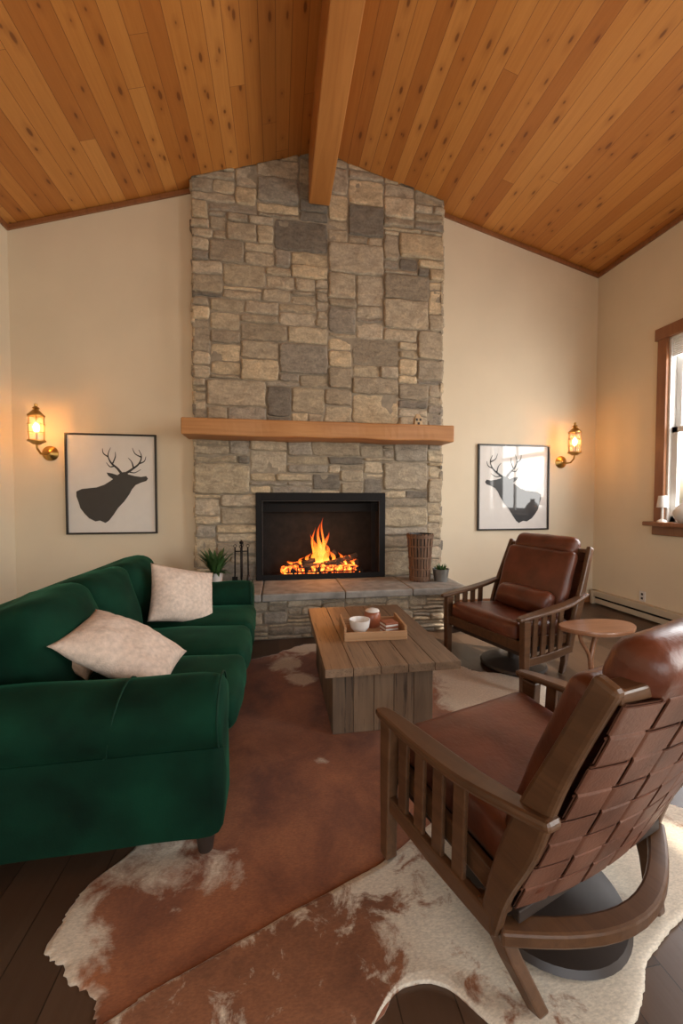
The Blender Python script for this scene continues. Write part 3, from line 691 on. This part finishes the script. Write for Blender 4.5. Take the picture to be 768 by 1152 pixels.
for k,(x,y) in enumerate(((-.20,.02),(.10,-.10),(.06,.12))):
    tube('foot_%d'%k,smooth2([(-.03,0,.09),(x*.5-.02,y*.5,.06),(x,y,.012)]),[.014]*11,M_slice,st)

# ------------------------------------------------ things on the sill
va=empty('white_vase',(XR-.045,3.22,WZ0)); lathe('body',[(0,0),(.05,0),(.095,.05),(.108,.10),(.08,.16),(.035,.20),(.03,.225),(.04,.24),(.032,.24),(.022,.22),(.0,.2)],M_white,va)
vb=empty('small_table_lamp',(XR-.05,3.46,WZ0)); lathe('base',[(0,0),(.045,0),(.04,.015),(.012,.03),(.010,.17),(0,.17)],M_white,vb); lathe('shade',[(.05,.15),(.035,.27),(.03,.27),(.045,.15)],M_white,vb)

# ------------------------------------------------ cowhides
def hidemat(name,dark,mid,light,nscale,amp):
    m=NT(name); a=m.n('ShaderNodeAttribute'); a.attribute_name='white'
    f=m.noise(m.obj(),nscale,9,.68,.5); f2=m.noise(m.obj(),3.2,6,.65,.4); hair=m.noise(m.mapping(m.obj(),(90,220,90)),1,3,.6)
    v=m.math('ADD',a.outputs['Fac'],m.math('MULTIPLY',m.math('SUBTRACT',f,.5),amp))
    br=m.ramp(f2,[(.32,dark),(.68,mid)])
    c=m.mix(m.math('DIVIDE',m.math('SUBTRACT',v,.42),.18,clamp=True),br,light)
    c=m.mix(.4,c,m.mix(1.0,c,m.ramp(hair,[(.3,(.45,.45,.45)),(.7,(1.4,1.4,1.4))]),'MULTIPLY'))
    m.l(c,m.b.inputs['Base Color']); m.set(Roughness=.7,Sheen_Weight=.3,Sheen_Roughness=.4); m.bump(hair,.22,.003); return m.m
def hide(name,poly,cen,z,bias,mat,seed):
    P=smooth2([*poly,poly[0]],20)[:-1]; n=len(P); R=60; vs=[(cen[0],cen[1],z+.004)];w=[bias(*cen,1)];fs=[]
    for r in range(1,R+1):
        for i,p in enumerate(P):
            t=r/R; q=Vector(p)-Vector(cen); jag=1+.030*noise.noise(Vector((p[0]*9,p[1]*9,seed)))+.010*noise.noise(Vector((p[0]*70,p[1]*70,seed)))
            X=Vector(cen)+q*t*jag; e=(1-t)*q.length
            zz=z+ (.004 if e>.02 else .004*e/.02)+max(0,noise.noise(Vector((X.x*3,X.y*3,seed))))*.002
            vs.append((X.x,X.y,zz)); w.append(bias(X.x,X.y,e))
    for i in range(n): fs.append((0,1+i,1+(i+1)%n))
    for r in range(R-1):
        for i in range(n): a=1+r*n+i;b=1+r*n+(i+1)%n; fs.append((a,b,b+n,a+n))
    k=len(vs)
    for i in range(n): x,y,_=vs[1+(R-1)*n+i]; vs.append((x,y,0.001)); w.append(.6)
    for i in range(n): fs.append((1+(R-1)*n+i,1+(R-1)*n+(i+1)%n,k+(i+1)%n,k+i))
    o=mk(name,vs,fs,mat,None,True); at=o.data.attributes.new('white','FLOAT','POINT')
    for i,x in enumerate(w): at.data[i].value=x
def G(x,y,cx,cy,r): return math.exp(-((x-cx)**2+(y-cy)**2)/r**2)
def b1(x,y,e):
    return .14+.90*G(x,y,1.50,2.42,.42)+.5*G(x,y,1.25,2.15,.2)+.65*G(x,y,.24,3.42,.20)+.62*G(x,y,.05,3.08,.14)+.62*G(x,y,.16,2.80,.13)+.50*G(x,y,-.64,1.2,.17)+.42*G(x,y,-.45,1.5,.18)+.25*G(x,y,-.2,1.35,.2)+.45*G(x,y,.20,1.9,.05)+.3*G(x,y,1.25,2.8,.2)+.26*math.exp(-e/.045)
def b2(x,y,e):
    return .33+.50*G(x,y,.95,1.1,.42)+.35*G(x,y,1.3,1.2,.4)+.26*G(x,y,.45,1.1,.2)+.28*math.exp(-e/.05)-.05*G(x,y,.1,1.05,.3)
M_h1=hidemat('cowhide_brown',(.135,.037,.012),(.34,.120,.043),(.62,.52,.40),7,.95)
M_h2=hidemat('cowhide_brindle',(.14,.052,.022),(.32,.132,.058),(.66,.58,.46),10,1.6)
hide('cowhide_rug',[(-.3,3.2),(.0,3.33),(.25,3.5),(.6,3.38),(1.1,3.3),(1.39,3.14),(1.36,2.85),(1.60,2.68),(1.84,2.46),(1.68,2.2),(1.46,2.08),(1.18,2.01),(1.0,1.85),(.9,1.6),(.8,1.2),(.4,1.0),(.1,.85),(-.2,.8),(-.42,.95),(-.50,1.08),(-.66,1.2),(-.64,1.38),(-.50,1.62),(-.5,2.2),(-.4,2.8)],(.35,2.0),.003,b1,M_h1,1)
hide('cowhide_rug.001',[(-.354,1.047),(-.03,1.174),(.357,1.317),(.7,1.5),(1.09,1.6),(1.45,1.5),(1.7,1.3),(1.45,1.1),(1.2,.98),(1.0,.9),(.865,.80),(.65,.72),(.52,.85),(.44,.94),(.364,.965),(.27,.94),(.05,.76),(-.3,.6),(-.6,.7),(-.5,.95)],(.45,1.12),.011,b2,M_h2,4)

# ------------------------------------------------ lights
def area(name,loc,rot,sx,sy,e,c):
    l=bpy.data.lights.new(name,'AREA'); l.shape='RECTANGLE'; l.size=sx; l.size_y=sy; l.energy=e; l.color=c
    o=bpy.data.objects.new(name,l); S.collection.objects.link(o); o.location=loc; o.rotation_euler=rot; return o
area('patio_daylight',(.6,YF-.3,1.5),(radians(90),0,0),3.9,2.1,85,(1,.93,.82))
area('window_daylight',(XR+.35,2.6,2.05),(0,radians(90),0),1.8,1.7,110,(1,.97,.92))
area('side_window_daylight',(XR+.35,(VY0+VY1)/2,1.85),(0,radians(90),0),2.2,2.0,150,(1,.95,.87))
sl_=bpy.data.lights.new('sun','SUN'); sl_.energy=6; sl_.color=(1,.90,.74); sl_.angle=radians(.8)
su=bpy.data.objects.new('sun',sl_); S.collection.objects.link(su); su.rotation_euler=Vector((-2.36,.97,-2.55)).to_track_quat('-Z','Y').to_euler(); su.location=(6,-1,6)
fl=bpy.data.lights.new('fire_light','POINT'); fl.energy=7; fl.color=(1,.36,.08); fl.shadow_soft_size=.08
fo=bpy.data.objects.new('fire_light',fl); S.collection.objects.link(fo); fo.location=(fc,4.27,.80); fo.parent=fi
W=bpy.data.worlds.new('World'); S.world=W; W.use_nodes=True; nt=W.node_tree; bg=nt.nodes['Background']
sky=nt.nodes.new('ShaderNodeTexSky')
try:
    sky.sky_type='NISHITA'; sky.sun_disc=False; sky.sun_elevation=radians(40); sky.air_density=1; sky.dust_density=4
except Exception: pass
nt.links.new(sky.outputs[0],bg.inputs[0]); bg.inputs[1].default_value=.5

# ------------------------------------------------ camera
cam=bpy.data.cameras.new('camera'); co=bpy.data.objects.new('camera',cam); S.collection.objects.link(co)
cam.sensor_fit='VERTICAL'; cam.sensor_height=36; cam.sensor_width=24; cam.lens=442/1152*36; cam.clip_start=.02
co.location=(0,0,1.3); co.rotation_euler=(radians(90-1.8),0,radians(-9.2))
S.camera=co
